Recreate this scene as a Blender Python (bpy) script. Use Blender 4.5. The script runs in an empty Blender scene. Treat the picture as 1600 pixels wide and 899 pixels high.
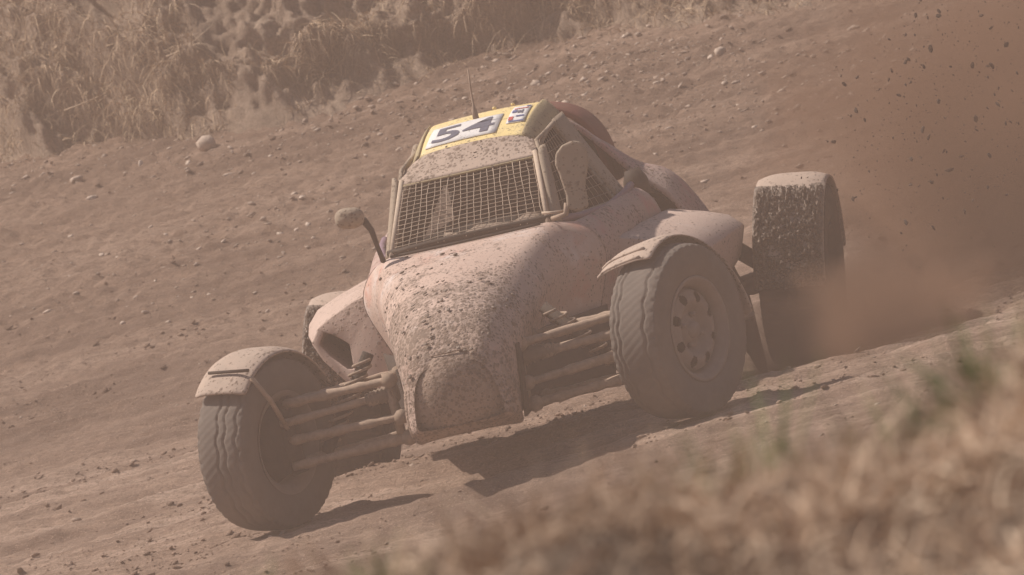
import bpy, bmesh, math, random
import numpy as np
from mathutils import Matrix, Vector

random.seed(7); rng = np.random.default_rng(11)
S = bpy.context.scene
COL = S.collection
R = math.radians

# ------------------------------------------------------------------ camera
# x = to the car's left (picture right), y = away from the camera, z = up
YAW, ELEV, ROLL, DIST = R(9.5), R(2.4), R(15.5), 32.0
TGT = Vector((0.08, 0.9, 0.57))
fw = Vector((-math.sin(YAW)*math.cos(ELEV), math.cos(YAW)*math.cos(ELEV), -math.sin(ELEV)))
rt = Vector((math.cos(YAW), math.sin(YAW), 0)); up = rt.cross(fw)
r2 = math.cos(ROLL)*rt - math.sin(ROLL)*up; u2 = math.sin(ROLL)*rt + math.cos(ROLL)*up
cd = bpy.data.cameras.new('camera'); cam = bpy.data.objects.new('camera', cd); COL.objects.link(cam)
M = Matrix((r2, u2, -fw)).transposed().to_4x4(); M.translation = TGT - DIST*fw
cam.matrix_world = M
cd.sensor_width = 36.0; cd.lens = 14870/1600*36.0; cd.clip_start = 0.5; cd.clip_end = 2000
cd.dof.use_dof = True; cd.dof.focus_distance = 31.2; cd.dof.aperture_fstop = 20.0
S.camera = cam
# ------------------------------------------------------------------ light
SUN_EL, SUN_AZ = R(56), R(11)      # azimuth: from picture left, turned a little behind the car
sdir = Vector((-math.cos(SUN_EL)*math.cos(SUN_AZ), math.cos(SUN_EL)*math.sin(SUN_AZ), math.sin(SUN_EL)))
w = bpy.data.worlds.new('World'); S.world = w; w.use_nodes = True
nt = w.node_tree; sky = nt.nodes.new('ShaderNodeTexSky'); sky.sky_type = 'NISHITA'; sky.sun_disc = False
sky.sun_elevation = SUN_EL; sky.sun_rotation = math.atan2(sdir.x, sdir.y); sky.dust_density = 2.0
bg = nt.nodes['Background']; bg.inputs[1].default_value = 0.07
nt.links.new(sky.outputs[0], bg.inputs[0])
sl = bpy.data.lights.new('sun', 'SUN'); so = bpy.data.objects.new('sun', sl); COL.objects.link(so)
sl.energy = 5.0; sl.angle = R(0.8); sl.color = (1.0, 0.93, 0.84)
so.rotation_euler = sdir.to_track_quat('Z', 'Y').to_euler()
S.view_settings.view_transform = 'Standard'; S.view_settings.look = 'None'
S.view_settings.exposure = 0.0; S.view_settings.gamma = 1.0
S.render.engine = 'CYCLES'
S.cycles.use_denoising = True
S.cycles.max_bounces = 5; S.cycles.diffuse_bounces = 3; S.cycles.glossy_bounces = 2; S.cycles.volume_bounces = 1
S.cycles.volume_step_rate = 1.0; S.cycles.volume_max_steps = 96

# ------------------------------------------------------------------ noise helpers
_L = {}
def vn(x, y, seed=0):
    if seed not in _L: _L[seed] = np.random.default_rng(1000+seed).random((256, 256))
    T = _L[seed]; xi = np.floor(x).astype(int); yi = np.floor(y).astype(int)
    fx = x-xi; fy = y-yi; fx = fx*fx*(3-2*fx); fy = fy*fy*(3-2*fy)
    a = T[xi & 255, yi & 255]; b = T[(xi+1) & 255, yi & 255]; c = T[xi & 255, (yi+1) & 255]; d = T[(xi+1) & 255, (yi+1) & 255]
    return (a*(1-fx)+b*fx)*(1-fy)+(c*(1-fx)+d*fx)*fy - 0.5
def fbm(x, y, o=4, seed=0, g=0.5):
    r = 0; amp = 1
    for i in range(o):
        r = r + amp*vn(x*2**i+17.3*i, y*2**i+9.1*i, seed+i); amp *= g
    return r

# ------------------------------------------------------------------ materials
def lin(c): return tuple(c)+(1.0,)
class NB:
    def __init__(s, name):
        s.m = bpy.data.materials.new(name); s.m.use_nodes = True; s.t = s.m.node_tree; s.n = s.t.nodes
        s.b = s.n['Principled BSDF']; s.b.inputs['Roughness'].default_value = 0.9
        s.b.inputs['Specular IOR Level'].default_value = 0.25
        s.tc = s.n.new('ShaderNodeTexCoord'); s.co = s.tc.outputs['Object']
    def l(s, a, b): s.t.links.new(a, b)
    def map(s, scale=(1, 1, 1), rot=(0, 0, 0)):
        q = s.n.new('ShaderNodeMapping'); q.inputs['Scale'].default_value = scale; q.inputs['Rotation'].default_value = rot
        s.l(s.co, q.inputs[0]); return q.outputs[0]
    def noise(s, scale, detail=4, rough=0.55, vec=None, dist=0.0):
        q = s.n.new('ShaderNodeTexNoise'); q.inputs['Scale'].default_value = scale; q.inputs['Detail'].default_value = detail
        q.inputs['Roughness'].default_value = rough; q.inputs['Distortion'].default_value = dist
        s.l(vec or s.co, q.inputs['Vector']); return q.outputs[0]
    def voro(s, scale, vec=None, feat='F1'):
        q = s.n.new('ShaderNodeTexVoronoi'); q.inputs['Scale'].default_value = scale; q.feature = feat
        s.l(vec or s.co, q.inputs['Vector']); return q
    def ramp(s, fac, stops, interp='LINEAR'):
        q = s.n.new('ShaderNodeValToRGB'); q.color_ramp.interpolation = interp; e = q.color_ramp.elements
        while len(e) < len(stops): e.new(0.5)
        for k, (p, c) in enumerate(stops):
            e[k].position = p; e[k].color = lin(c) if hasattr(c, '__len__') else (c, c, c, 1)
        s.l(fac, q.inputs[0]); return q.outputs[0]
    def mix(s, fac, a, b, mode='MIX'):
        q = s.n.new('ShaderNodeMix'); q.data_type = 'RGBA'; q.blend_type = mode
        for v, i in ((fac, 0), (a, 6), (b, 7)):
            if hasattr(v, 'links') or hasattr(v, 'is_linked'): s.l(v, q.inputs[i])
            elif hasattr(v, '__len__'): q.inputs[i].default_value = lin(v)
            else: q.inputs[i].default_value = v
        return q.outputs[2]
    def math(s, op, a, b=0.0):
        q = s.n.new('ShaderNodeMath'); q.operation = op
        for v, i in ((a, 0), (b, 1)):
            if hasattr(v, 'is_linked'): s.l(v, q.inputs[i])
            else: q.inputs[i].default_value = v
        return q.outputs[0]
    def sep(s, vec=None):
        q = s.n.new('ShaderNodeSeparateXYZ'); s.l(vec or s.co, q.inputs[0]); return q.outputs
    def bump(s, h, strength=0.5, dist=0.01):
        q = s.n.new('ShaderNodeBump'); q.inputs['Strength'].default_value = strength; q.inputs['Distance'].default_value = dist
        s.l(h, q.inputs['Height']); s.l(q.outputs[0], s.b.inputs['Normal'])
    def color(s, c):
        if hasattr(c, 'is_linked'): s.l(c, s.b.inputs['Base Color'])
        else: s.b.inputs['Base Color'].default_value = lin(c)
    def rough(s, v):
        if hasattr(v, 'is_linked'): s.l(v, s.b.inputs['Roughness'])
        else: s.b.inputs['Roughness'].default_value = v

def m_earth(name, c0, c1, c2, scale=1.0, bump=0.6, stretch=(1, 1, 1), rz=0.0, slope=False):
    b = NB(name); v = b.map(stretch, (0, 0, rz))
    n1 = b.noise(1.6*scale, 8, 0.65, v); n2 = b.noise(22*scale, 8, 0.7, v); n3 = b.noise(140*scale, 4, 0.7)
    c = b.ramp(n1, [(0.38, c0), (0.50, c1), (0.62, c2)])
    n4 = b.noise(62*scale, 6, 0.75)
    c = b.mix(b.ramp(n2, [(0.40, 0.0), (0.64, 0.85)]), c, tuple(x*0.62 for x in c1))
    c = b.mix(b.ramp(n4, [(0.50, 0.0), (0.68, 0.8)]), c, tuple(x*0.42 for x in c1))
    c = b.mix(b.ramp(n3, [(0.56, 0.0), (0.72, 0.6)]), c, tuple(min(1, x*1.45) for x in c2))
    if slope:                                  # darker, stonier soil beyond the dry racing line
        q = b.n.new('ShaderNodeMapRange'); b.l(b.math('ADD', b.sep()[1], b.math('MULTIPLY', n1, 3.0)), q.inputs[0])
        q.inputs[1].default_value = 6.5; q.inputs[2].default_value = 11.0; q.inputs[3].default_value = 0; q.inputs[4].default_value = 1
        c = b.mix(q.outputs[0], c, b.mix(1.0, c, (.66, .63, .61), 'MULTIPLY'))
    b.color(c); b.rough(0.95)
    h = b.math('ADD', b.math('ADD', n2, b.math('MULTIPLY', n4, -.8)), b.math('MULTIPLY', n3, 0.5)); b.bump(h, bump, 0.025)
    return b.m
MT = {}
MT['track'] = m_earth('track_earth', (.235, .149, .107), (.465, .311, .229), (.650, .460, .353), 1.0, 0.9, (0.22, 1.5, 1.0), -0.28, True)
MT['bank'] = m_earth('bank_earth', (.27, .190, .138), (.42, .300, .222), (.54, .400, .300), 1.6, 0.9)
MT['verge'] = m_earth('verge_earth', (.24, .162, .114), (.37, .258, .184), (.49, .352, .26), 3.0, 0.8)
def m_stone():
    b = NB('dusty_stone'); oi = b.n.new('ShaderNodeAttribute'); oi.attribute_name = 'tint'
    n = b.noise(60, 5, 0.6)
    c = b.mix(oi.outputs['Fac'], (.29, .205, .155), (.66, .53, .43))
    c = b.mix(b.ramp(n, [(0.45, 0.0), (0.7, 0.5)]), c, (.20, .14, .105)); b.color(c); b.bump(n, 0.5, 0.01); return b.m
MT['stone'] = m_stone()
def m_grass(name, a, c, d):
    b = NB(name); at = b.n.new('ShaderNodeAttribute'); at.attribute_name = 'tint'
    b.color(b.ramp(at.outputs['Fac'], [(0.0, a), (0.5, c), (1.0, d)])); b.rough(0.8)
    b.b.inputs['Subsurface Weight'].default_value = 0.0
    return b.m
MT['dry'] = m_grass('dry_grass', (.20, .130, .080), (.40, .275, .175), (.64, .48, .32))
MT['dryf'] = m_grass('verge_dry_grass', (.25, .168, .116), (.60, .425, .300), (.88, .68, .50))
MT['green'] = m_grass('green_grass', (.085, .125, .036), (.14, .19, .058), (.22, .26, .095))
MT['twig'] = m_grass('dry_stalk', (.30, .21, .14), (.42, .31, .21), (.50, .38, .27))

def m_body(name, paint, paint2, dust, mudamt=0.5, ymud=None, show=0.25):
    b = NB(name); X = b.sep()
    big = b.noise(5.0, 5, 0.6); med = b.noise(26, 6, 0.65); fine = b.noise(110, 5, 0.7)
    pc = b.mix(b.ramp(b.noise(9, 3, 0.5, b.map((1, 0.35, 1))), [(0.45, 0.0), (0.55, 1.0)]), paint, paint2)
    dv = b.math('ADD', big, b.math('MULTIPLY', b.math('SUBTRACT', med, 0.5), 0.5))
    if ymud:
        q = b.n.new('ShaderNodeMapRange'); b.l(X[1], q.inputs[0]); q.inputs[1].default_value = .42; q.inputs[2].default_value = .70; q.inputs[3].default_value = 0; q.inputs[4].default_value = .09; dv = b.math('SUBTRACT', dv, q.outputs[0])
    dm = b.ramp(dv, [(show, 0.25), (show+0.22, 0.97)])
    c = b.mix(dm, pc, b.mix(med, tuple(x*0.86 for x in dust), tuple(min(1, x*1.12) for x in dust)))
    g = b.math('MULTIPLY_ADD', b.noise(3.6, 5, 0.65), 1.7); g.node.inputs[2].default_value = -.35
    if ymud: g = b.math('ADD', g, b.math('MULTIPLY', b.math('SUBTRACT', ymud[0], X[1]), ymud[1]))
    def mr(v, a0, a1, o1):
        q = b.n.new('ShaderNodeMapRange'); b.l(v, q.inputs[0]); q.inputs[1].default_value = a0; q.inputs[2].default_value = a1; q.inputs[3].default_value = 0; q.inputs[4].default_value = o1; return q.outputs[0]
    # caked mud: pale brown, lumpy, thickest low on the nose
    cake = mr(b.math('ADD', b.math('MULTIPLY', g, 1.0), b.math('MULTIPLY', b.math('SUBTRACT', b.noise(34, 6, 0.7), 0.5), 1.3)), 0.72 if ymud else 0.56, 1.05, 0.85*mudamt)
    c = b.mix(cake, c, b.mix(fine, (.24, .170, .130), (.44, .322, .258)))
    # splashed specks of wetter, darker mud
    v1 = b.voro(36, b.map((1, 0.7, 1))).outputs['Distance']; v2 = b.voro(82, b.map((1, .8, 1))).outputs['Distance']
    T = lambda k, o: b.math('MULTIPLY', b.math('SUBTRACT', b.math('MULTIPLY', g, k), o), mudamt)
    s1 = b.math('SUBTRACT', T(*((.80, .08) if not ymud else (.46, .10))), b.math('ADD', v1, b.math('MULTIPLY', b.math('SUBTRACT', fine, .5), 0.45)))
    s2 = b.math('SUBTRACT', T(*((.85, .06) if not ymud else (.50, .07))), b.math('ADD', v2, b.math('MULTIPLY', b.math('SUBTRACT', fine, .5), 0.40)))
    sp = mr(b.math('MAXIMUM', s1, s2), -0.10, 0.05, 0.72)
    c = b.mix(sp, c, b.mix(fine, (.090, .060, .044), (.21, .148, .112)))
    b.color(c); b.rough(b.mix(dm, (0.45,)*3, (0.9,)*3))
    h = b.math('ADD', b.math('MULTIPLY', sp, 0.5), b.math('ADD', b.math('MULTIPLY', fine, 0.22), b.math('MULTIPLY', b.math('MULTIPLY', cake, b.noise(60, 4, .6)), 2.2)))
    b.bump(h, 0.6, 0.010); return b.m
DUST = (.545, .395, .325)
MT['hood'] = m_body('muddy_hood_paint', (.58, .29, .22), (.70, .60, .56), DUST, 0.95, (0.62, 0.42), 0.20)
MT['cowl'] = m_body('dusty_side_paint', (.48, .20, .18), (.50, .34, .33), (.47, .345, .295), 0.55, None, 0.30)
MT['pod'] = m_body('dusty_pod_paint', (.60, .48, .42), (.62, .50, .44), (.53, .39, .325), 0.45, None, 0.2)
MT['nose'] = m_body('caked_nose_mud', (.40, .285, .225), (.40, .285, .225), (.38, .272, .212), 0.9, (0.25, 0.42), 0.2)
MT['visor'] = m_body('muddy_visor_paint', (.52, .43, .36), (.52, .43, .36), (.47, .355, .285), 0.75, None, 0.2)
MT['frame'] = m_body('dusty_cage_paint', (.34, .26, .18), (.34, .26, .18), (.36, .28, .21), 0.5, None, 0.2)
MT['guard'] = m_body('dusty_guard_plastic', (.38, .29, .23), (.40, .31, .25), (.47, .355, .285), 0.5, None, 0.2)
MT['yellow'] = m_body('yellow_roof_paint', (.88, .66, .27), (.88, .66, .27), (.80, .64, .38), 0.40, None, 0.50)
MT['plate'] = m_body('white_number_plate', (.80, .76, .74), (.80, .76, .74), (.72, .64, .58), 0.25, None, 0.66)
MT['edge'] = m_body('shaded_dusty_yellow', (.50, .40, .20), (.50, .40, .20), (.42, .33, .20), 0.5, None, 0.3)  # darker yellow: shade and dust of the rolled roof edge in one colour
MT['red'] = m_body('shaded_red_scoop_paint', (.22, .050, .034), (.20, .045, .03), (.17, .085, .062), 0.3, None, 0.42)  # scoop red darkened, with its shade put into the colour
def m_plain(name, c, r=0.8, bs=40, amt=0.35):
    b = NB(name); n = b.noise(bs, 5, 0.65)
    b.color(b.mix(n, tuple(x*(1-amt) for x in c), tuple(min(1, x*(1+amt)) for x in c))); b.rough(r); b.bump(n, 0.4, 0.005); return b.m
MT['tyre'] = m_plain('dusty_tyre_rubber', (.165, .135, .115), 0.9, 14, 0.32)
MT['tyre_r'] = m_plain('muddy_tyre_rubber', (.060, .045, .035), 0.8, 45, 0.5)
MT['rim'] = m_plain('dusty_steel_wheel', (.27, .212, .18), 0.8, 22, 0.22)
MT['wire'] = m_plain('dusty_steel_wire', (.50, .385, .295), 0.85, 60, 0.25)
MT['rod'] = m_plain('dusty_steel_rod', (.37, .268, .20), 0.85, 38, 0.55)
MT['dark'] = m_plain('dark_muddy_metal', (.055, .040, .031), 0.8, 40, 0.4)
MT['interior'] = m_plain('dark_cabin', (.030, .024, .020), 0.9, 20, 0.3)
MT['dash'] = m_plain('dusty_ledge_sun_patch', (.30, .225, .175), 0.9, 30, 0.3)  # dusty ledge colour, also used pale for the painted sunlit patch
MT['gaiter'] = m_plain('dusty_rubber_gaiter', (.23, .17, .13), 0.9, 50, 0.3)
MT['black'] = m_plain('black_print', (.13, .13, .17), 0.6, 60, 0.2)
MT['blue'] = m_plain('blue_print', (.12, .14, .28), 0.6, 60, 0.2)
MT['redp'] = m_plain('red_print', (.55, .10, .09), 0.6, 60, 0.2)
MT['trim'] = m_plain('purple_trim', (.26, .17, .20), 0.6, 40, 0.25)
def m_mud():
    b = NB('clotted_mud'); n = b.noise(70, 7, 0.7); f = b.noise(30, 5, 0.6)
    b.color(b.ramp(b.math('ADD', b.math('MULTIPLY', n, .6), b.math('MULTIPLY', f, .4)), [(0.36, (.085, .060, .045)), (0.50, (.21, .152, .116)), (0.66, (.42, .32, .25))]))
    b.rough(b.ramp(f, [(0.45, 0.75), (0.62, 0.32)])); b.b.inputs['Specular IOR Level'].default_value = 0.5
    b.bump(n, 0.9, 0.012); return b.m
MT['mud'] = m_mud()
MT['clod'] = m_plain('dark_earth_clod', (.070, .047, .034), 0.95, 80, 0.4)

# ------------------------------------------------------------------ object helpers
def link(name, me, mat, parent=None, smooth=True):
    o = bpy.data.objects.new(name, me); COL.objects.link(o)
    if mat: me.materials.append(MT[mat])
    if smooth and len(me.polygons): me.polygons.foreach_set('use_smooth', [True]*len(me.polygons))
    if parent: o.parent = parent
    return o
def mesh(name, V, F, mat, parent=None, smooth=True):
    me = bpy.data.meshes.new(name); me.from_pydata([tuple(v) for v in V], [], F); me.update()
    bm = bmesh.new(); bm.from_mesh(me); bmesh.ops.recalc_face_normals(bm, faces=bm.faces); bm.to_mesh(me); bm.free()
    return link(name, me, mat, parent, smooth)
def bigmesh(name, V, Q, mat, parent=None, smooth=True, tint=None):
    """V (n,3), Q (m,3|4) index arrays"""
    me = bpy.data.meshes.new(name); V = np.asarray(V, np.float32); Q = np.asarray(Q, np.int32); k = Q.shape[1]
    me.vertices.add(len(V)); me.vertices.foreach_set('co', V.ravel())
    me.loops.add(Q.size); me.loops.foreach_set('vertex_index', Q.ravel())
    me.polygons.add(len(Q)); me.polygons.foreach_set('loop_start', np.arange(0, Q.size, k, dtype=np.int32))
    me.polygons.foreach_set('loop_total', np.full(len(Q), k, np.int32))
    if tint is not None:
        a = me.attributes.new('tint', 'FLOAT', 'POINT'); a.data.foreach_set('value', np.asarray(tint, np.float32))
    me.update(calc_edges=True); me.validate()
    return link(name, me, mat, parent, smooth)
def gridq(nu, nv, closed_u=False, closed_v=False):
    iu = np.arange(nu if closed_u else nu-1); iv = np.arange(nv if closed_v else nv-1)
    A, B = np.meshgrid(iu, iv, indexing='ij'); A2 = (A+1) % nu; B2 = (B+1) % nv
    return np.stack([A*nv+B, A2*nv+B, A2*nv+B2, A*nv+B2], -1).reshape(-1, 4)
def tag(o, label=None, cat=None, group=None, kind=None):
    for k, v in (('label', label), ('category', cat), ('group', group), ('kind', kind)):
        if v: o[k] = v
    return o
def mod(o, t, **kw):
    m = o.modifiers.new(t.lower(), t)
    for k, v in kw.items(): setattr(m, k, v)
    return o
def tubegeo(path, r, n=10, caps=True):
    P = [Vector(p) for p in path]; V = []; F = []
    rr = r if hasattr(r, '__len__') else [r]*len(P)
    prev = None
    for i, p in enumerate(P):
        d = (P[min(i+1, len(P)-1)]-P[max(i-1, 0)]).normalized()
        a = d.orthogonal().normalized() if prev is None else (prev-d*prev.dot(d)).normalized()
        prev = a; b = d.cross(a)
        for k in range(n):
            t = 2*math.pi*k/n; V.append(p+(a*math.cos(t)+b*math.sin(t))*rr[i])
    for i in range(len(P)-1):
        for k in range(n):
            F.append((i*n+k, i*n+(k+1) % n, (i+1)*n+(k+1) % n, (i+1)*n+k))
    if caps:
        F.append(tuple(range(n))[::-1]); F.append(tuple((len(P)-1)*n+k for k in range(n)))
    return V, F
def tube(name, path, r, mat, parent=None, n=10):
    V, F = tubegeo(path, r, n); return mesh(name, V, F, mat, parent)
def surf(name, P, mat, parent=None, thick=0.0, sub=0, off=0.0):
    nu, nv = len(P), len(P[0]); V = [p for row in P for p in row]
    o = mesh(name, V, [tuple(int(i) for i in q) for q in gridq(nu, nv)], mat, parent)
    if sub: mod(o, 'SUBSURF', levels=sub, render_levels=sub)
    if thick: mod(o, 'SOLIDIFY', thickness=thick, offset=off)
    return o
def spl(pts, n):
    """Catmull-Rom through control points -> n samples"""
    P = np.array(pts, float); m = len(P)-1; out = []
    for t in np.linspace(0, m, n):
        i = min(int(t), m-1); f = t-i
        p0, p1, p2, p3 = P[max(i-1, 0)], P[i], P[i+1], P[min(i+2, m)]
        out.append(0.5*((2*p1)+(-p0+p2)*f+(2*p0-5*p1+4*p2-p3)*f*f+(-p0+3*p1-3*p2+p3)*f**3))
    return np.array(out)

# ------------------------------------------------------------------ ground
ca, sa = math.cos(YAW), math.sin(YAW)
def to_xy(a, b): return TGT.x + a*ca - b*sa, TGT.y + a*sa + b*ca     # a: picture right, b: away
def ground_z(x, y):
    hump = np.exp(-(np.clip(np.abs(x)-.75, 0, None)/.4)**2)
    near = 0.018*(1-hump)*np.clip(1-y/6, 0, 1)+hump*np.interp(y, [-1.0, 0.0, 0.85, 1.2, 2.0, 2.6], [-0.012, 0.036, 0.046, 0.036, -0.012, -0.016])
    t = np.clip(y-2.4, 0, None); k = 0.0106
    t6 = np.minimum(t, 6.0)
    rise = k*t6**2+np.clip(t-6, 0, None)*2*k*6
    rise = np.minimum(rise, 1.9+0*rise)
    return near+rise
def ground_full(x, y):
    z = ground_z(x, y)
    rough = np.clip((y+4)/3, 0, 1)*np.clip((24-y)/4, 0, 1)*np.clip((9-np.abs(x+2))/2, 0, 1)
    d = np.sqrt((x)**2+(y-1.0)**2)
    uc = x*0.96+y*0.28; vc = -x*0.28+y*0.96       # ruts run across the picture, curving away to the right
    rut = fbm(uc*0.5, vc*1.7, 3, 3)*0.085+fbm(uc*0.9, vc*6.0, 3, 21)*0.050+fbm(uc*2.6, vc*15.0, 3, 31)*0.022
    calm = np.clip((np.minimum(np.minimum(np.hypot(x+.7, (y)*1), np.hypot(x-.72, y)), np.minimum(np.hypot(x+.76, y-2.2), np.hypot(x-.9, y-2.2)))-0.18)/0.5, 0.12, 1)
    back = np.clip((y-7)/4, 0, 1)
    for wx, wy in ((-.69, 0), (.72, 0), (.86, 2.2)):
        q = np.hypot((x-wx)*1.15, (y-wy)*.8); z = z+.016*np.exp(-((q-.24)/.085)**2)*(1+1.6*fbm(x*14, y*14, 3, 61))
    z = z+rough*calm*(rut*(1-0.55*back)+fbm(x*5.5, y*5.5, 4, 8)*(0.008+0.014*back)+fbm(x*22, y*22, 3, 14)*(0.013+0.017*back))
    return z
def graded(lo, hi, step, far, n=26):
    core = np.arange(lo, hi+1e-6, step); g = np.geomspace(step, far, n)
    return np.concatenate([(lo-np.cumsum(g))[::-1], core, hi+np.cumsum(g)])
ga = graded(-3.6, 3.4, 0.017, 22); gb = graded(-4.5, 17.5, 0.024, 22)
A, B = np.meshgrid(ga, gb, indexing='ij'); GX, GY = to_xy(A, B); GZ = ground_full(GX, GY)
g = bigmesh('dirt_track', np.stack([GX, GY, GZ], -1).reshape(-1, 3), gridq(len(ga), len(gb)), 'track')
tag(g, 'bare brown dirt track with ruts and loose stones', 'track', kind='structure')

# ------------------------------------------------------------------ earth bank behind the track
def bank_base(a): return 13.15-0.70*a+0.05*np.clip(a, 0, 9)**2+0.22*np.sin(a*1.9+0.6)+fbm(a*0.8, a*0+3.3, 3, 40)*0.7
def bank_point(a, s):
    """a along the bank, s arc length up its face"""
    b0 = bank_base(a)
    h1 = 0.42+0.10*np.sin(a*1.7+1)+fbm(a*1.4, a*0, 3, 44)*0.25        # height of the steep undercut foot
    t = np.clip(s, 0, h1); u = np.clip(s-h1, 0, None)
    over = -0.05*np.sin(np.clip(t/h1, 0, 1)*math.pi)
    b = b0+0.22*t-over+u*0.72
    toe = np.clip(1-s/0.26, 0, 1); b = b-0.30*toe**1.6
    x, y = to_xy(a, b0); z = ground_z(x, y)-0.10+t*0.98+u*0.69
    return b, z
ba = graded(-4.0, 4.2, 0.016, 14, 20); bs = np.concatenate([np.arange(0, 2.3, 0.018), 2.3+np.cumsum(np.geomspace(0.03, 0.35, 12))])
A, Sg = np.meshgrid(ba, bs, indexing='ij'); Bb, Bz = bank_point(A, Sg)
rill = fbm(A*1.9+Sg*0.7, Sg*1.1, 4, 50)*0.40+fbm(A*6.5+Sg*2, Sg*5.0, 4, 55)*0.13+fbm(A*22, Sg*18, 3, 60)*0.085
amp = np.clip(Sg/0.18, 0.15, 1)
BX, BY = to_xy(A, Bb-rill*amp*0.75); BZ = Bz+rill*amp*0.62
# shelf behind the crest so that the bank is a body, not a sheet
SH = [(2.0, 0.05), (8.0, 0.1), (60.0, 0.2)]
Vx = [np.stack([BX, BY, BZ], -1)]
lastA, lastB, lastZ = ba, Bb[:, -1], BZ[:, -1]
for db, dz in SH:
    x, y = to_xy(lastA, lastB+db); Vx.append(np.stack([x, y, lastZ+dz], -1)[:, None, :])
VB = np.concatenate(Vx, 1)
bk = bigmesh('earth_bank', VB.reshape(-1, 3), gridq(len(ba), VB.shape[1]), 'bank')
tag(bk, 'crumbling brown earth bank with dry grass along the track edge', 'bank', kind='structure')
def bank_surface(a, s):
    a = np.asarray(a, float); s = np.asarray(s, float)
    i = np.clip(np.searchsorted(ba, a), 0, len(ba)-1); j = np.clip(np.searchsorted(bs, s), 0, len(bs)-1)
    return np.stack([BX[i, j], BY[i, j], BZ[i, j]], -1)

# ------------------------------------------------------------------ grassy verge in the foreground
DV = 7.2
def verge_z(a, b):
    # crest about 11 m from the camera
    d = b+DIST*math.cos(ELEV)
    prof = (1.418+0.034*a)*np.exp(-np.where(d < DV, (d-DV)/2.3, (d-DV)/2.6)**2)
    return prof+fbm(a*4+2, d*4, 4, 70)*0.060+fbm(a*15, d*15, 3, 76)*0.026
va = graded(-1.4, 1.4, 0.02, 10, 22); vb = np.concatenate([np.arange(-DIST+1.5, -DIST+5.5, 0.08), np.arange(-DIST+5.5, -DIST+9, 0.015), np.arange(-DIST+9, -DIST+18.5, 0.08)])
A, B = np.meshgrid(va, vb, indexing='ij'); VX, VY = to_xy(A, B); VZ = verge_z(A, B)-0.02
vg = bigmesh('grass_verge', np.stack([VX, VY, VZ], -1).reshape(-1, 3), gridq(len(va), len(vb)), 'verge')
tag(vg, 'low earth verge in the blurred foreground', 'verge', kind='structure')

# ------------------------------------------------------------------ grass blades (one mesh for each mass)
def blades(name, P, D, L, W, droop, mat, tint, seg=4, grav=(0, 0, -1)):
    """P roots, D start directions, L lengths, W widths, droop curvature"""
    n = len(P); D = D/np.linalg.norm(D, axis=1, keepdims=True)
    gdir = np.array(grav, float)[None]
    side = np.cross(D, rng.normal(size=(n, 3))); side /= np.linalg.norm(side, axis=1, keepdims=True)+1e-9
    V = []; p = P.copy(); d = D.copy()
    for k in range(seg+1):
        f = k/seg; wv = (W*(1-f)**0.7*0.5+0.0002)[:, None]*side
        V.append(p-wv); V.append(p+wv)
        d = d+gdir*(droop/seg)[:, None]+rng.normal(size=(n, 3))*0.06; d /= np.linalg.norm(d, axis=1, keepdims=True)
        p = p+d*(L/seg)[:, None]
    V = np.stack(V, 1); base = (np.arange(n)*2*(seg+1))[:, None]
    Q = np.concatenate([np.stack([base[:, 0]+2*k, base[:, 0]+2*k+1, base[:, 0]+2*k+3, base[:, 0]+2*k+2], -1) for k in range(seg)])
    return bigmesh(name, V.reshape(-1, 3), Q, mat, None, True, np.repeat(tint, 2*(seg+1)))
def bank_grass(n):
    a = rng.uniform(-3.9, 4.1, n*5); s = rng.uniform(0.05, 2.2, n*5)
    dens = fbm(a*1.3, s*1.6, 3, 90)+0.45*fbm(a*5, s*5, 2, 95)
    # thick along the lip of the undercut, patchy above
    lip = np.exp(-((s-0.55-0.2*np.sin(a*1.7))/0.22)**2)*0.35
    keep = (dens+lip+0.25*np.clip(-a/3, -0.3, 1) > rng.uniform(-0.12, 0.40, len(a)))
    a, s = a[keep][:n], s[keep][:n]; n = len(a)
    P = bank_surface(a, s); out = np.array([sa*1.0, -ca, 0.0])[None]
    D = out*rng.uniform(0.3, 1.1, (n, 1))+np.array([0, 0, 1.0])*rng.uniform(-0.5, 0.9, (n, 1))+rng.normal(size=(n, 3))*0.75
    hang = rng.random(n) < 0.45
    L = rng.gamma(3, 0.018, n)+0.02; L[hang] *= 1.5
    dr = np.where(hang, rng.uniform(1.2, 3.2, n), rng.uniform(0.1, 1.2, n))
    return blades('bank_grass', P, D, L, rng.uniform(0.0016, 0.0055, n), dr, 'dry', np.clip(rng.normal(0.5, 0.22, n)+0.25*fbm(a*3, s*3, 2, 97), 0, 1))
o = bank_grass(70000); tag(o, 'dry straw-coloured grass hanging over the crumbling earth bank', 'dry grass', kind='stuff')
def verge_grass(n):
    a = rng.uniform(-1.0, 1.0, n*2); d = np.clip(DV-0.15+rng.normal(0, 0.6, n*2), DV-1.5, DV+1.3)
    clump = fbm(a*7, d*5, 3, 101)+0.18
    k = clump > rng.uniform(-0.45, 0.28, len(a)); a, d = a[k][:n], d[k][:n]; n = len(a)
    b = d-DIST*math.cos(ELEV); x, y = to_xy(a, b); P = np.stack([x, y, verge_z(a, b)-0.02], -1)
    D = rng.normal(size=(n, 3))*0.6+np.array([0.1, -0.1, 0.65])
    L = np.minimum(rng.gamma(3, 0.014, n)+0.012, 0.09)*np.clip(1+0.6*a, .6, 1)
    lg = rng.random(n) < .05; L[lg] = rng.uniform(.05, .10, lg.sum())*np.clip(1+0.6*a[lg], .5, 1)
    return blades('verge_grass', P, D, L, rng.uniform(0.0010, 0.0036, n), rng.uniform(0.4, 2.6, n), 'dryf', np.clip(rng.normal(0.45, 0.20, n)+0.55*fbm(a*8, d*8, 2, 105), 0, 1))
o = verge_grass(60000); tag(o, 'out-of-focus dry straw grass matted over the foreground verge', 'dry grass', kind='stuff')
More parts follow.
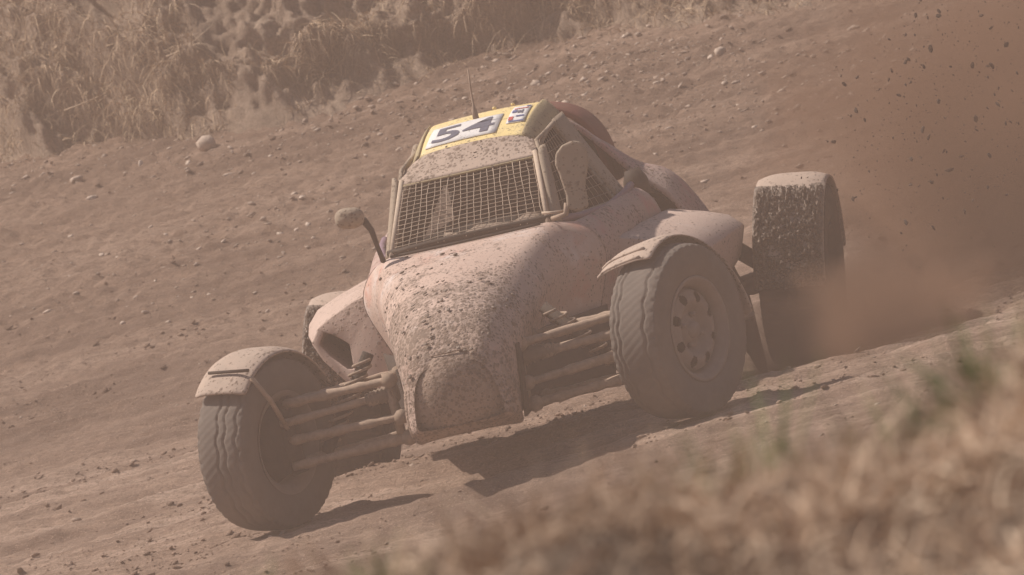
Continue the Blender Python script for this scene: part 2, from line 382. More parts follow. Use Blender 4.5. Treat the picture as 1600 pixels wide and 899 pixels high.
def tuft(a, d, n, spread, h, label):
    a, d, spread, h = a*DV/9.8, d*DV/9.8, spread*.8, h*.98
    b = d-DIST*math.cos(ELEV); x, y = to_xy(a, b); z = float(verge_z(np.array([a]), np.array([b]))[0])
    P = np.array([x, y, z-0.03])+rng.normal(size=(n, 3))*np.array([spread, spread, 0.004])
    D = rng.normal(size=(n, 3))*0.28+np.array([0, 0, 1.0])
    o = blades('grass_tuft', P, D, rng.uniform(0.5, 1.1, n)*h, rng.uniform(0.002, 0.0042, n), rng.uniform(0.1, 0.9, n), 'green', rng.random(n))
    return tag(o, label, 'grass tuft', 'green tufts on the foreground verge')
tuft(-0.215, 9.7, 22, 0.005, 0.075, 'thin upright green tuft at the bottom centre of the foreground verge')
tuft(0.146, 9.9, 40, 0.020, 0.10, 'low green tuft beside dry grass right of the bottom centre')
tuft(0.218, 10.0, 30, 0.010, 0.12, 'green tuft on the verge below the near front wheel')
tuft(0.366, 10.0, 50, 0.024, 0.10, 'broad green tuft on the verge crest left of the tallest one')
tuft(0.447, 10.1, 60, 0.022, 0.105, 'tallest green tuft near the right edge of the foreground verge')
tuft(-0.34, 9.8, 16, 0.010, 0.06, 'leftmost faint green tuft at the bottom edge')

# ------------------------------------------------------------------ stones
def rock_verts(sx, sy, sz, seed, sub=1):
    bm = bmesh.new(); bmesh.ops.create_icosphere(bm, subdivisions=sub, radius=1.0)
    rr = np.random.default_rng(seed); V = np.array([v.co for v in bm.verts]); F = np.array([[v.index for v in f.verts] for f in bm.faces]); bm.free()
    for _ in range(7):                      # knock flat facets off
        nrm = rr.normal(size=3); nrm /= np.linalg.norm(nrm); dd = V@nrm; lim = rr.uniform(0.45, 0.8); V = V-np.outer(np.clip(dd-lim, 0, None), nrm)
    V += rr.normal(size=V.shape)*0.05
    return V*np.array([sx, sy, sz]), F
ROCKS = [rock_verts(1, rng.uniform(.6, 1), rng.uniform(.28, .6), i) for i in range(12)]
def scatter(name, n, prob, size, mat, tint, sink=0.12):
    a = rng.uniform(-3.3, 3.2, n*4); b = rng.uniform(-3.2, 15.5, n*4)
    x, y = to_xy(a, b); pr = np.where(b > bank_base(a)+0.1, 0, prob(a, b, x, y))
    k = rng.random(len(a)) < pr; a, b, x, y = a[k][:n], b[k][:n], x[k][:n], y[k][:n]; n = len(a)
    z = ground_full(x, y); sz = size(n, b)
    VV, FF, TT = [], [], []; off = 0
    for i in range(n):
        v, f = ROCKS[i % 12]; t = rng.uniform(0, 6.28); c, s_ = math.cos(t), math.sin(t); tl = rng.normal(0, 0.25)
        vv = v*sz[i]; vv = np.stack([vv[:, 0]*c-vv[:, 1]*s_, vv[:, 0]*s_+vv[:, 1]*c, vv[:, 2]+vv[:, 0]*tl], -1)
        VV.append(vv+np.array([x[i], y[i], z[i]+sz[i]*sink])); FF.append(f+off); off += len(v); TT.append(np.full(len(v), tint()))
    return bigmesh(name, np.concatenate(VV), np.concatenate(FF), mat, None, False, np.concatenate(TT))
near_bank = lambda a, b: np.clip(1-(bank_base(a)-b)/5.5, 0, 1)
o = scatter('gravel', 24000, lambda a, b, x, y: (0.02+0.98*near_bank(a, b)**1.2)*np.clip(0.5+1.1*fbm(a*1.2, b*0.8, 3, 120), 0.06, 1),
            lambda n, b: np.minimum(rng.pareto(2.8, n)*0.0082+0.0052, 0.026), 'stone', lambda: float(rng.beta(1.5, 1.9)))
tag(o, 'loose stones and grit strewn over the far side of the track', 'gravel', kind='stuff')
o = scatter('soil_crumbs', 26000, lambda a, b, x, y: np.clip(0.10+2.2*fbm((x*.96+y*.28)*.9, (-x*.28+y*.96)*4.5, 3, 140), 0.02, 1)*np.clip(1.15-0.09*np.clip(b, 0, 20), .25, 1),
            lambda n, b: np.minimum(rng.pareto(3.0, n)*0.0055+0.0035, 0.022), 'track', lambda: .5, .25)
tag(o, 'crumbs of churned brown soil lying along the ruts', 'soil', kind='stuff')
def stone(a, b, sx, sy, sz, rz, seed, tint, label, sub=2, tilt=0.0):
    V, F = rock_verts(sx, sy, sz, seed, sub); x, y = to_xy(a, b); z = float(ground_full(np.array([x]), np.array([y]))[0])
    o = bigmesh('stone', V, F, 'stone', None, False, np.full(len(V), tint)); o.location = (x, y, z+sz*0.35); o.rotation_euler = (tilt, tilt*.4, rz+YAW)
    return tag(o, label, 'stone', 'stones lying along the far edge of the track')
STONES = []   # filled below
# ------------------------------------------------------------------ the buggy
buggy = bpy.data.objects.new('race_buggy', None); COL.objects.link(buggy); buggy.location = (0, 0, 0)
tag(buggy, 'mud-spattered pink and white off-road racing buggy with yellow roof number 54', 'race buggy')
LEAN = R(2.5)
def body(o):
    """body parts sit rolled a little on their springs"""
    o.rotation_euler = (0, LEAN, 0); o.location = Vector((.008, 0, 0.95))-Matrix.Rotation(LEAN, 3, 'Y') @ Vector((0, 0, 0.95)); return o

# hull loft: half profiles from bottom centre to top centre
ST = [
 (-.465, .245, .140, (.150, .26), (.142, .33), (.125, .405), (.090, .440), .450),
 (-.43, .225, .175, (.190, .25), (.176, .35), (.150, .450), (.108, .502), .515),
 (-.28, .210, .165, (.180, .26), (.186, .38), (.206, .480), (.138, .570), .616),
 (0.0, .205, .150, (.165, .27), (.196, .42), (.254, .530), (.172, .636), .684),
 (.30, .200, .165, (.180, .28), (.218, .45), (.300, .585), (.222, .692), .730),
 (.58, .200, .22, (.235, .28), (.255, .48), (.330, .625), (.278, .738), .758),
 (.78, .200, .275, (.295, .28), (.330, .47), (.392, .625), (.300, .775), .772),
 (.86, .200, .285, (.310, .28), (.350, .47), (.440, .630), (.320, .768), .740),
 (.93, .200, .295, (.320, .28), (.365, .47), (.455, .640), (.345, .760), .480),
 (1.25, .200, .31, (.335, .28), (.390, .47), (.480, .660), (.395, .765), .440),
 (1.60, .200, .31, (.340, .28), (.410, .47), (.525, .685), (.440, .800), .440),
 (1.80, .200, .31, (.340, .28), (.410, .47), (.545, .680), (.465, .795), .520),
 (2.00, .200, .30, (.330, .28), (.390, .45), (.510, .610), (.430, .700), .640),
 (2.45, .220, .27, (.300, .29), (.340, .42), (.380, .520), (.310, .580), .600),
 (2.62, .260, .22, (.240, .31), (.260, .40), (.280, .470), (.220, .520), .540)]
def skew(y): return .056*max(0, min(1, (.6-y)/1.0))       # the nose is knocked a little to its left
rows = []
for y, zb, wb, p1, p2, p3, p4, zt in ST:
    half = [(0.0, zb), (wb*0.6, zb), (wb, zb+.004), p1, p2, p3, p4, (p4[0]*(.82 if y < .9 else .90), zt+(p4[1]-zt)*.62 if y < .9 else p4[1]-.02), (p4[0]*0.46, zt+(p4[1]-zt)*0.18 if y < .9 else zt), (0.0, zt)]
    full = [(-x, z) for x, z in half[1:-1]]
    ring = half+full[::-1]
    rows.append([(x+skew(y), y, z) for x, z in ring])
# the bonnet is the loft ahead of the windscreen, the tub the loft behind
def loft(name, rr, mat, cap0=False, cap1=False, sub=2, parent=buggy):
    nu, nv = len(rr), len(rr[0]); V = [p for r_ in rr for p in r_]
    F = [tuple(int(i) for i in q) for q in gridq(nu, nv, False, True)]
    if cap0: F.append(tuple(range(nv))[::-1])
    if cap1: F.append(tuple((nu-1)*nv+k for k in range(nv)))
    o = mesh(name, V, F, mat, parent); mod(o, 'SUBSURF', levels=sub, render_levels=sub); return o
hood = body(loft('bonnet', rows[:9], 'hood', sub=3)); hood['label'] = 'mud-splattered pinkish bonnet'
tub = body(loft('side_tub', [[(x*1.004, y-.004 if i == 0 else y, z) for x, y, z in r_] for i, r_ in enumerate(rows[8:])], 'cowl', cap1=True))
# nose panel: separate shallow panel over the front of the nose with a raised curved upper edge
P = []
for z, hw, yy in ((.212, .178, -.42), (.245, .188, -.468), (.31, .188, -.496), (.38, .178, -.500), (.425, .166, -.494), (.462, .148, -.476), (.478, .128, -.458)):
    P.append([(hw*t+skew(yy), yy+0.085*abs(t)**2.0, z-0.014*abs(t)**3) for t in np.linspace(-1, 1, 13)])
npn = body(surf('nose_panel', P, 'nose', buggy, 0.004, 2, -1)); npn['label'] = 'brown muddy panel across the lower nose'
tube('panel_edge', [tuple(Vector(p)+Vector((0, -.004, .004))) for p in P[-1]], 0.0022, 'nose', npn, 8)
# recessed rubber seal behind the bonnet, along the windscreen foot
seal = [(x, .83+.02*(1-(x/.3)**2)-.06*(1-(x/.3)**2), .777+0.006*(1-(x/.3)**2)) for x in np.linspace(-.285, .285, 15)]
body(tube('screen_seal', seal, 0.011, 'dark', buggy, 8))
body(tube('bonnet_seam', [(x, .735-.05*(1-(x/.3)**2), .770+.0*(x)) for x in np.linspace(-.26, .26, 15)], 0.005, 'dark', buggy, 6))
for s in (-1, 1):
    body(surf('dark_flank_plate', [[(s*(w_-.02+.008*k)+skew(y), y, z) for k, z in enumerate((.212, .28, .37, .45))] for y, w_ in ((-.24, .198), (-.05, .195), (.2, .205), (.4, .240), (.6, .295), (.76, .350), (.9, .385))], 'dark', buggy, .008))  # dark sheets along the lower flanks, behind the arms
# ------------- cabin
WSB = [(-.275, .80, .765), (.275, .80, .765)]; WST = [(-.238, 1.10, .985), (.238, 1.10, .985)]
def wsp(u, v):
    """windscreen plane: u -1..1 across, v 0..1 up; bowed forward in the middle"""
    hw = .272*(1-v)+.236*v; bow = -.045*(1-u*u)*(1-0.5*v)
    return (hw*u, .815+.285*v+bow, .772+.213*v+0.010*(1-u*u)*(1-v)-0.0*v)
mesh_part = body(surf('windscreen_frame', [[wsp(u, 0) for u in np.linspace(-1, 1, 9)], [tuple(Vector(wsp(u, 0))+Vector((0, .003, .012))) for u in np.linspace(-1, 1, 9)]], 'dark', buggy, 0.006))  # strip coloured dark to stand in for the shaded gap below the mesh
wm = {}
for k in range(21):
    u = -1+2*(k+0.5)/21; pts = []
    for t in np.linspace(0, 1, 5):
        p = Vector(wsp(u+random.uniform(-.004, .004), t)); p.y += 0.007*math.sin(t*7+k*1.7); p.x += 0.0025*math.sin(t*11+k*2.3); pts.append(p)
    tube('wire', pts, 0.0014, 'wire', mesh_part, 5)
for k in range(16):
    v = (k+0.5)/16; pts = [Vector(wsp(u, v+random.uniform(-.010, .010)))+Vector((0, -.003, 0)) for u in np.linspace(-1, 1, 14)]
    tube('wire', pts, 0.0013, 'wire', mesh_part, 5)
for s in (-1, 1):                     # windscreen posts: inner thin post and the wide outer pillar
    body(tube('screen_post', [wsp(s, -.06), wsp(s, .5), wsp(s, 1.05)], 0.009, 'wire', buggy, 8))
    P = []
    for t in np.linspace(0, 1, 7):
        a_ = Vector((s*(.283*(1-t)+.243*t), .82+.30*t, .755+.25*t)); b_ = Vector((s*(.300*(1-t)+.262*t), .93+.235*t, .75+.26*t))
        P.append([a_, a_.lerp(b_, .5)+Vector((s*.012, -.012, .004)), b_])
    body(surf('door_pillar', P, 'frame', buggy, 0.014, 1))
# visor panel between windscreen and roof
P = []
for v in np.linspace(0, 1, 7):
    row = []
    for u in np.linspace(-1, 1, 17):
        hw = .242-.016*v; e = abs(u)**6
        row.append((hw*u, 1.095+.155*v-.03*(1-u*u)*(1-.6*v), .982+.072*v-.030*e*v*v+0.014*(1-u*u)*v))
    P.append(row)
visor = body(surf('visor_panel', P, 'visor', buggy, 0.006, 1)); visor['label'] = 'pale muddy visor panel above the windscreen'
body(tube('visor_lip', [Vector(p)+Vector((0, -.002, -.003)) for p in P[0]], 0.004, 'edge', buggy, 6))
# roof: crowned yellow panel with rolled edges
def roof_pt(u, y):
    t = (y-1.255)/.50; hw = .222+.022*t
    z0 = 1.054+.128*t-.048*t*t
    return (hw*u, y, z0+.012*(1-u*u)-.060*max(0, abs(u)-.78)**1.6/(.22**1.6)*1.0)
RY = np.linspace(1.255, 1.76, 12); RU = np.concatenate([np.linspace(-1, -.78, 6), np.linspace(-.7, .7, 12), np.linspace(.78, 1, 6)])
P = [[roof_pt(u, y) for u in RU] for y in RY]
P.append([(roof_pt(u, 1.76)[0]*.985, 1.80, roof_pt(u, 1.76)[2]-.045) for u in RU])
roof = body(surf('roof', P, 'yellow', buggy, 0.008, 1, -1)); roof['label'] = 'bright yellow roof panel'
for s in (-1, 1):
    ed = surf('roof_edge', [[Vector(roof_pt(s*u, y))+Vector((s*.004, 0, .004)) for u in np.linspace(.80, 1.0, 6)] for y in RY], 'edge', roof, 0.006, 1)  # strips that lay the shaded, dusty tone over the rolled edges
# number plate and sticker are flat print laid on the roof
def on_roof(x, y, dz=0.004):
    for _ in range(6):
        t = (y-1.255)/.50; u = x/(.222+.022*t)
    return (x, y, roof_pt(u, y)[2]+dz)
x0, x1, y0, y1 = -.165, .086, 1.315, 1.575
plate = surf('number_plate', [[on_roof(x, y, .0028) for x in np.linspace(x0, x1, 9)] for y in np.linspace(y0, y1, 6)], 'plate', roof, 0.002)
cu = bpy.data.curves.new('n', 'FONT'); cu.body = '54'; cu.size = 0.27; cu.align_x = 'CENTER'; cu.resolution_u = 6; cu.offset = 0.004
to = bpy.data.objects.new('n', cu); COL.objects.link(to); bpy.context.view_layer.update()
tm = bpy.data.meshes.new_from_object(to.evaluated_get(bpy.context.evaluated_depsgraph_get())); bpy.data.objects.remove(to)
bm = bmesh.new(); bm.from_mesh(tm)
bmesh.ops.triangulate(bm, faces=bm.faces); bmesh.ops.subdivide_edges(bm, edges=[e for e in bm.edges if e.calc_length() > .03], cuts=2)
xs = [v.co.x for v in bm.verts]; ys = [v.co.y for v in bm.verts]; mx, my = (max(xs)+min(xs))/2, (max(ys)+min(ys))/2
kx = .218/(max(xs)-min(xs)); ky = .195/(max(ys)-min(ys))
for v in bm.verts:
    v.co = on_roof((v.co.x-mx)*kx+(x0+x1)/2, (v.co.y-my)*ky+(y0+y1)/2, .0058)
me = bpy.data.meshes.new('number'); bm.to_mesh(me); bm.free(); link('number', me, 'black', roof, False)
surf('sticker', [[on_roof(x, y, .0028) for x in np.linspace(.112, .176, 5)] for y in np.linspace(1.40, 1.66, 5)], 'plate', roof, 0.002)
for (xa, xb, ya, yb, mt) in ((.116, .132, 1.43, 1.48, 'redp'), (.12, .172, 1.405, 1.42, 'blue'), (.140, .168, 1.47, 1.49, 'blue'), (.138, .150, 1.53, 1.57, 'black'), (.152, .158, 1.52, 1.58, 'black'),
                         (.120, .170, 1.60, 1.612, 'redp'), (.118, .134, 1.54, 1.585, 'blue'), (.160, .172, 1.63, 1.65, 'blue')):
    surf('sticker_print', [[on_roof(x, y, .0058) for x in (xa, xb)] for y in (ya, yb)], mt, roof)
for x, y in ((.030, 1.745), (.095, 1.75)):
    tube('roof_bolt', [on_roof(x, y, 0.0), on_roof(x, y, .009)], [0.008, 0.006], 'yellow', roof, 8)
ant = body(tube('antenna', [(.0, 1.50, 1.135), (.0, 1.50, 1.165), (.001, 1.503, 1.18), (.004, 1.506, 1.24), (.009, 1.51, 1.305)], [0.011, 0.0095, 0.0045, 0.0034, 0.0024], 'rod', buggy, 8))
# rear pillars, wide and sloping outwards to the tub
for s in (-1, 1):
    P = []
    for t in np.linspace(0, 1, 9):
        f = Vector((s*(.236*(1-t)+.405*t), 1.56+.02*t, 1.07-.315*t)); r_ = Vector((s*(.246*(1-t)+.415*t), 1.745-.03*t, 1.085-.345*t))
        P.append([f, f.lerp(r_, .25)+Vector((s*.010, 0, .004)), f.lerp(r_, .75)+Vector((s*.014, 0, .004)), r_])
    body(surf('rear_pillar', P, 'frame', buggy, 0.02, 1))
    body(tube('window_rail', [(s*.236, 1.20, 1.005), (s*.243, 1.40, 1.045), (s*.246, 1.58, 1.062)], 0.009, 'frame', buggy, 8))
    # side window mesh: diagonal wires on the sloping window plane
    wp = lambda a_, b_: Vector((s*(.285+.115*a_)*(1-b_)+s*(.238+.006*a_)*b_, (.93+.63*a_)*(1-b_)+(1.18+.38*a_)*b_, (.755-.0*a_)*(1-b_)+(1.03+.03*a_)*b_))
    fr = body(tube('window_frame', [wp(0, 0), wp(1, 0), wp(1, 1), wp(0, 1), wp(0, 0)], 0.008, 'frame', buggy, 6))
    for k in range(1, 11): tube('wire', [wp(k/11, .02), wp(k/11, .98)], 0.0014, 'frame', fr, 4)
    for k in range(1, 9): tube('wire', [wp(.02, k/9), wp(.98, k/9)], 0.0022 if k in (3, 6) else 0.0014, 'wire' if k in (3, 6) else 'frame', fr, 4)
    body(tube('cockpit_trim', [(s*.30, .90, .765), (s*.345, 1.05, .752), (s*.395, 1.35, .748), (s*.432, 1.58, .775), (s*.44, 1.70, .79)], 0.013, 'trim', buggy, 8))
# cabin back wall, seat, dash, steering wheel
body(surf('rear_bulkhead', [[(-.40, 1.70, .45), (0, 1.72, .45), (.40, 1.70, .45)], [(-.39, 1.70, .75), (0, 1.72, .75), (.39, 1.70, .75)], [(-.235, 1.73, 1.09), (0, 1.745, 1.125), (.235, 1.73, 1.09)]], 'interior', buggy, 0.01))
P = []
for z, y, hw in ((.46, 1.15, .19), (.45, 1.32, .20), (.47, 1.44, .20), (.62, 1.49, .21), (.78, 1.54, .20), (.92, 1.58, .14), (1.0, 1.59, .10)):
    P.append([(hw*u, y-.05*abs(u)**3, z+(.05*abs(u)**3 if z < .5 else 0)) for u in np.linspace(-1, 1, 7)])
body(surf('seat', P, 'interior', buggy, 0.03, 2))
P = [[(x, .90, .70+.03*(1-(x/.3)**2)) for x in np.linspace(-.3, .3, 9)], [(x, .94, .79+.02*(1-(x/.3)**2)) for x in np.linspace(-.3, .3, 9)], [(x, 1.0, .80+.02*(1-(x/.3)**2)) for x in np.linspace(-.3, .3, 9)], [(x, 1.02, .70) for x in np.linspace(-.3, .3, 9)]]
body(surf('dashboard', P, 'interior', buggy, 0.006, 1))
th = np.linspace(0, 2*math.pi, 33)
sw = body(tube('steering_wheel', [(.02+.135*math.cos(t), 1.17-.045*math.sin(t), .775+.125*math.sin(t)) for t in th], 0.013, 'interior', buggy, 8))
body(mesh('sun_patch', [(-.165, .90, .80), (-.085, .95, .83), (-.082, 1.03, .955), (-.070, 1.03, .95), (-.06, .96, .84)], [(0, 1, 2), (1, 4, 3, 2)], 'dash', buggy, False))  # pale triangle standing in for a patch of sunlight inside the cabin
# dusty ledge inside, under the screen
body(surf('dash_ledge', [[(x, .86, .776) for x in np.linspace(-.1, .25, 7)], [(x, .94, .792+.012*math.sin(x*40)) for x in np.linspace(-.1, .25, 7)]], 'dash', buggy, 0.01))
# ------------- mirrors
def mirror(s):
    if s < 0:
        c = Vector((-.352, .68, .945)); rx, rz = .050, .036
        V, F = [], []
        bm = bmesh.new(); bmesh.ops.create_uvsphere(bm, u_segments=20, v_segments=12, radius=1)
        for v in bm.verts:
            q = v.co; v.co = Vector((math.copysign(abs(q.x)**.8, q.x)*rx, q.y*.038 if q.y < 0 else q.y*.016, math.copysign(abs(q.z)**.8, q.z)*rz))
        me = bpy.data.meshes.new('mirror'); bm.to_mesh(me); bm.free()
        o = link('mirror', me, 'frame', buggy); o.location = c; o.rotation_euler = (R(-8), R(10), R(10))
        tube('mirror_stalk', [Vector((.045, .01, -.008)), Vector((.07, .03, -.045)), Vector((.085, .06, -.10)), Vector((.10, .10, -.145))], [.013, .010, .008, .009], 'dark', o, 8)
        o['label'] = 'dusty rounded mirror on a thin stalk'
    else:
        # tall paddle seen almost from the front
        out = [(-.005, -.085), (.004, -.05), (.004, .02), (.002, .045), (.012, .075), (.035, .092), (.065, .096), (.085, .085), (.093, .06), (.09, .03), (.075, -.005), (.06, -.04), (.052, -.10), (.02, -.105)]
        V = [(x, -.012, z) for x, z in out]+[(x, .012, z) for x, z in out]; n = len(out)
        F = [tuple(range(n)), tuple(range(n, 2*n))[::-1]]+[(k, (k+1) % n, n+(k+1) % n, n+k) for k in range(n)]
        o = mesh('mirror', V, F, 'frame', buggy, False); mod(o, 'BEVEL', width=0.008, segments=3)
        o.location = (.352, .78, .882); o.scale = (1.28, 1, 1.16); o.rotation_euler = (R(-4), R(-3), R(10))
        tube('mirror_stalk', [(.0, 0, -.07), (-.012, .0, -.10), (-.05, .02, -.10)], .008, 'rod', o, 8)
        o['label'] = 'tall dusty paddle mirror beside the cockpit'
mirror(-1); mirror(1)
body(tube('cable', [(.262, .80, .80), (.30, .78, .795), (.345, .80, .79)], .005, 'wire', buggy, 6))
# ------------- side pods: open-fronted ducts
OUT = [(.385, .30), (.385, .50), (.40, .660), (.50, .632), (.585, .598), (.645, .568), (.682, .52), (.655, .455), (.575, .35)]
HOLE = [(.552, .405), (.548, .45), (.546, .492), (.575, .517), (.60, .536), (.628, .549), (.655, .512), (.625, .465), (.575, .410)]
for s in (-1, 1):
    secs = []
    for y, k, ring in ((1.45, 0, HOLE), (1.14, 0, HOLE), (1.125, 0, HOLE), (1.125, 0, OUT), (1.14, .0, OUT), (1.30, .5, OUT), (1.55, 1.0, OUT), (1.85, 1.0, OUT), (1.98, .8, OUT)):
        secs.append([(s*(x+.075*k*max(0, (x-.40)/.28)), y+.30*max(0, x-.40)+(-.10*(z-.45) if 0 else 0), z+.04*k*(z > .5)*(x > .42)) for x, z in ring])
    nu, nv = len(secs), len(secs[0])
    o = mesh('side_pod', [p for r_ in secs for p in r_], [tuple(int(i) for i in q) for q in gridq(nu, nv, False, True)], 'pod', buggy)
    mod(o, 'BEVEL', width=.006, segments=2, limit_method='ANGLE', angle_limit=R(40)); body(o)
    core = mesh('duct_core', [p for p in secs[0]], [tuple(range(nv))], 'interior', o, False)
# ------------- engine cover, scoop
secs = []
for y, dz, k in ((1.93, 0.0, 0.0), (2.02, -.005, .3), (2.18, -.03, 1.0), (2.40, -.08, 1.0), (2.62, -.20, .4)):
    pr = [(.600, .46), (.600+.02*k, .58), (.565+.02*k, .672+.04*k), (.525+.005*k, .735+.085*k), (.475, .775+.09*k), (.425, .83+.04*k), (.355, .925), (.290, 1.005), (.240, 1.055), (.17, 1.075), (0, 1.085)]
    pr = [(x, z+dz*(1 if z > .6 else .4)) for x, z in pr]
    secs.append([(x, y, z) for x, z in pr]+[(-x, y, z) for x, z in pr[-2::-1]])
ec = body(surf('engine_cover', secs, 'cowl', buggy, 0.016, 2, -1)); ec.data.materials.append(MT['interior']); ec.modifiers['solidify'].material_offset = 1  # inner shell coloured near-black, standing in for shade in the void
secs = []
for y, k in ((1.98, 0.0), (2.02, .6), (2.12, 1.0), (2.25, .5), (2.40, -1.5)):
    hw, h0, ht = .335+.012*k, .80, 1.118+.012*k
    secs.append([(hw*math.copysign(abs(math.cos(t))**.62, math.cos(t)), y, h0+(ht-h0)*max(0, math.sin(t))**.7) for t in np.linspace(0, math.pi, 17)])
body(surf('engine_scoop', secs, 'red', buggy, 0.018, 1, -1))
body(surf('scoop_dark_back', [[(x, 2.08, .80), (x, 2.08, .80+.27*math.sqrt(max(0, 1-(x/.30)**4)))] for x in np.linspace(-.28, .28, 9)], 'interior', buggy))  # flat dark sheet standing in for the shaded inside of the scoop
# driver-side air horn seen in the gap behind the cabin
body(tube('air_horn', [(.435, 1.86, .74), (.435, 1.86, .80), (.43, 1.86, .835)], [.05, .042, .026], 'dark', buggy, 12))
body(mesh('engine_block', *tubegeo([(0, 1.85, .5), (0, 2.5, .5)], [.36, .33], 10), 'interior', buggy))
# ------------- wheels
def tyre(name, Rr, W, rim, grooves, mat, parent, rear=False):
    n = 288; us = np.linspace(-1, 1, 61); prof = []
    hw = W/2
    base = []
    for u in us:                                 # across the tread and down both sidewalls
        base.append(u)
    prof = [(-hw*.86, rim), (-hw*.97, rim+.022), (-hw*1.03, rim+(Rr-rim)*.45), (-hw*1.0, Rr-.040), (-hw*.955, Rr-.018)]
    nt_ = 44; tread = [(hw*.93*t, Rr-.011*abs(t)**3) for t in np.linspace(-1, 1, nt_)]
    prof = prof+tread+[(-x, r_) for x, r_ in prof[::-1]]
    prof = np.array(prof); m = len(prof); th_ = np.arange(n)*2*math.pi/n
    T, U = np.meshgrid(th_, prof[:, 0], indexing='ij'); Rd = np.repeat(prof[None, :, 1], n, 0).copy()
    istread = np.zeros(m, bool); istread[5:5+nt_] = True; sh = np.zeros(m, bool); sh[3:8] = True; sh[-8:-3] = True
    if rear:
        blk = (np.sin(T*46+np.where(U > 0, 1.6, 0)) > .25) | (np.abs(U) < .012)
        Rd -= np.where(istread[None]*blk, .013, 0)+np.where(sh[None] & (np.sin(T*46) > .2), .010, 0)
    else:
        for gu in grooves:
            c = gu*hw+.0045*np.sin(T*22); Rd -= istread[None]*.007*np.exp(-((U-c)/.0032)**2)
        Rd -= istread[None]*np.clip(np.sin(T*60+U*170), .55, 1)*.0032
        Rd -= sh[None]*np.where(np.sin(T*44) > .6, .0032, 0)
    side = ~istread
    Rd += side[None]*.0008*np.sin(Rd*900)
    V = np.stack([U, -Rd*np.sin(T)*1.0, Rd*np.cos(T)], -1).reshape(-1, 3)
    return bigmesh(name, V, gridq(n, m, True, False), mat, parent)
def rim(name, Rr, W, parent, mat, outsign):
    """steel wheel: barrel and dished disc with eight slots, outer face towards +x*outsign"""
    n = 192; prof = [(W*.44, Rr+.004), (W*.47, Rr+.006), (W*.475, Rr-.004), (W*.42, Rr-.010), (W*.38, Rr-.020), (W*.25, Rr-.026), (-W*.35, Rr-.028), (-W*.44, Rr-.008), (-W*.46, Rr+.004)]
    disc = []
    for r_ in np.linspace(Rr-.026, .028, 26):
        q = (r_-.028)/(Rr-.054)
        x = W*.30+.016*math.exp(-((q-.62)/.22)**2)-.016*math.exp(-((q-.25)/.16)**2)
        if q > .9: x -= .03*(q-.9)/.1
        disc.append((x, r_))
    th_ = np.arange(n)*2*math.pi/n; V = []; F = []
    for pr, holes in ((prof, False), (disc, True)):
        off = len(V)
        for t in th_:
            for x, r_ in pr: V.append((outsign*x, r_*math.sin(t), r_*math.cos(t)))
        for q in gridq(n, len(pr), True, False):
            if holes:
                i, j = q[0]//len(pr), q[0] % len(pr)
                da = ((th_[i]*8/(2*math.pi)) % 1)-.5; rq = (pr[j][1]-.66*Rr)/(.115*Rr)
                if (da/.19)**2+rq**2 < 1: continue
            F.append(tuple(int(off+z) for z in q))
    V0 = len(V)
    for t in np.arange(16)*2*math.pi/16: V += [(outsign*(W*.30-.004), .03*math.sin(t), .03*math.cos(t)), (outsign*(W*.30+.016), .024*math.sin(t), .024*math.cos(t))]
    for k in range(16): F.append((V0+2*k, V0+2*((k+1) % 16), V0+2*((k+1) % 16)+1, V0+2*k+1))
    F.append(tuple(V0+2*k+1 for k in range(16)))
    o = mesh(name, V, F, mat, parent); return o
def arcguard(name, Rr, W, a0, a1, mat, parent, xc=0.0, lipz=0.012, n=28, thick=.006, wave=0.0, side=0):
    """strip over the wheel; angles from straight up, positive to the front (-y)"""
    P = []
    for t in np.linspace(a0, a1, n):
        row = []
        for u in np.linspace(-1, 1, 9):
            rr_ = Rr-.018*abs(u)**4+wave*math.sin(t*5+u)
            row.append((xc+u*W/2, -rr_*math.sin(t), rr_*math.cos(t)))
        if side: x_, y_, z_ = row[-1 if side > 0 else 0]; f = (Rr-.05)/Rr; row = row+[(x_+.004, y_*f, z_*f)] if side > 0 else [(x_-.004, y_*f, z_*f)]+row
        P.append(row)
    return surf(name, P, mat, parent, thick, 1)
def nuts(parent, W, outsign):
    for k in range(4):
        t = k*math.pi/2+.4
        tube('wheel_nut', [(outsign*(W*.30-.012), .052*math.sin(t), .052*math.cos(t)), (outsign*(W*.30+.006), .052*math.sin(t), .052*math.cos(t))], .0085, 'rim', parent, 6)
WH = {}
